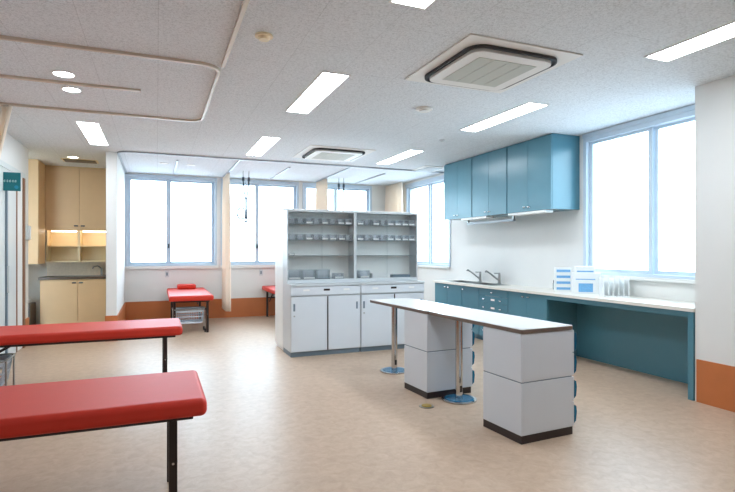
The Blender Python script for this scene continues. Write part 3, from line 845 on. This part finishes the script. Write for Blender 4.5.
B().box(4.30, 4.32, 3.096, 4.878, .715, CZ0, .002).build('apron', 'teal', t)
B().box(XR - .04, XR - .002, 3.096, 4.878, 0.0, CZ0).build('back_panel', 'teal', t)
rebase(t, (4.55, 3.96, 0))

# things on the worktop
def carton(x, y, z, w, d, h, rot, label, labs, name='supply_box', grp=None):
    t = thing(name, label, 'box', grp)
    B().box(-w / 2, w / 2, -d / 2, d / 2, 0, h, .004).build('carton', 'white', t)
    for (a, c, z0, z1) in labs:
        B().box(-w / 2 + w * a, -w / 2 + w * c, -d / 2 - .0015, -d / 2, z0, z1).build('printed_label', 'blab', t)
    t.location = (x, y, z); t.rotation_euler = (0, 0, rot)
    return t
POS = ['bottom', 'second from bottom', 'third from bottom', 'top']
for k in range(4):
    carton(4.65, 4.98, CZ1 + k * .072, .19, .13, .0715, -.62, 'white box with blue label, ' + POS[k] + ' of the small stack on the worktop', [(.08, .92, .02, .05)], grp='small stack of blue-labelled boxes')
carton(4.64, 4.60, CZ1, .30, .14, .15, -.62, 'larger white box with blue print, bottom of the big stack by the window', [(.2, .72, .02, .12)])
carton(4.64, 4.60, CZ1 + .1505, .30, .14, .09, -.62, 'plain white box in the middle of the big stack by the window', [(.1, .8, .012, .022)])
carton(4.635, 4.61, CZ1 + .241, .21, .12, .075, -.62, 'small white box topping the big stack by the window', [(.05, .9, .01, .025)])
t = thing('file_rack', 'white upright divider rack on the worktop under the large window', 'rack')
b = B().box(-.13, .13, -.1, .1, 0, .012, .002)
for k in range(6): b.box(-.13 + k * .0505, -.1225 + k * .0505, -.1, .1, .012, .2 + .02 * (k % 2), .002)
b.build('rack', 'white', t)
t.location = (4.62, 4.18, CZ1); t.rotation_euler = (0, 0, -.6)
t = thing('bottle', 'small clear bottle with a dark cap left of the blue-labelled boxes', 'bottle')
B().cyl((0, 0, 0), (0, 0, .085), .02, n=18, bev=.004).build('body', 'shelfglass', t)
B().cyl((0, 0, .085), (0, 0, .12), .016, n=16, bev=.003).build('cap', 'dark_steel', t)
t.location = (4.72, 5.20, CZ1)

# wall outlets under the back windows
for x, lb in ((.177, 'small outlet plate on the back wall left of the peach curtain'), (1.914, 'small outlet plate on the back wall right of the peach curtain')):
    t = thing('wall_outlet', lb, 'outlet')
    z = .86
    B().box(x - .035, x + .035, YB - .01, YB, z - .06, z + .06, .003).build('plate', 'grey', t)
    B().box(x - .014, x + .014, YB - .013, YB - .01, z - .03, z + .03, .002).build('socket', 'plinth', t)
    rebase(t, (x, YB, z))

# ------------------------------------------------------------------ daylight
w = bpy.data.worlds.new('overcast_sky'); bpy.context.scene.world = w; w.use_nodes = True
nt = w.node_tree; nt.nodes.clear()
o = nn(nt, 'ShaderNodeOutputWorld'); bg = nn(nt, 'ShaderNodeBackground')
tc = nn(nt, 'ShaderNodeTexCoord'); sp = nn(nt, 'ShaderNodeSeparateXYZ'); cr = nn(nt, 'ShaderNodeValToRGB'); mr = nn(nt, 'ShaderNodeMapRange')
mr.inputs['From Min'].default_value = -1; mr.inputs['From Max'].default_value = 1
nt.links.new(tc.outputs['Generated'], sp.inputs[0]); nt.links.new(sp.outputs['Z'], mr.inputs['Value']); nt.links.new(mr.outputs[0], cr.inputs[0])
e = cr.color_ramp.elements
e[0].position = 0.30; e[0].color = (0.33, 0.42, 0.50, 1)
e[1].position = 0.60; e[1].color = (0.68, 0.86, 1.0, 1)
x = e.new(0.47); x.color = (0.53, 0.70, 0.80, 1)
nt.links.new(cr.outputs[0], bg.inputs[0]); bg.inputs[1].default_value = 9.0
nt.links.new(bg.outputs[0], o.inputs[0])

def portal(loc, rot, sx, sy):
    l = bpy.data.lights.new('daylight_opening', 'AREA'); l.shape = 'RECTANGLE'; l.size = sx; l.size_y = sy
    l.cycles.is_portal = True
    ob = bpy.data.objects.new('daylight_opening', l); C.objects.link(ob); ob.location = loc; ob.rotation_euler = rot
for (x0, x1, z0, z1) in (W3, W4, W5):
    portal(((x0 + x1) / 2, YB + .19, (z0 + z1) / 2), (-PI / 2, 0, 0), x1 - x0, z1 - z0)
for (y0, y1, z0, z1) in (R1, R2):
    portal((XR + .19, (y0 + y1) / 2, (z0 + z1) / 2), (0, PI / 2, 0), z1 - z0, y1 - y0)

# ------------------------------------------------------------------ camera and view
cam = bpy.data.cameras.new('camera'); co = bpy.data.objects.new('camera', cam); C.objects.link(co)
cam.sensor_fit = 'HORIZONTAL'; cam.sensor_width = 36; cam.lens = 514.7 / 735 * 36
cam.shift_y = 4.3 / 735; cam.clip_start = .05
co.location = (0, 0, 1.3); co.rotation_euler = (PI / 2, 0, -math.radians(22.27))
S = bpy.context.scene
S.camera = co
S.view_settings.view_transform = 'Standard'; S.view_settings.look = 'None'
S.view_settings.gamma = 1; S.view_settings.use_curve_mapping = False
S.view_settings.exposure = 0.38
S.cycles.max_bounces = 10; S.cycles.diffuse_bounces = 6; S.cycles.glossy_bounces = 4; S.cycles.transparent_max_bounces = 16
S.cycles.sample_clamp_indirect = 6.0
S.cycles.caustics_reflective = False; S.cycles.caustics_refractive = False
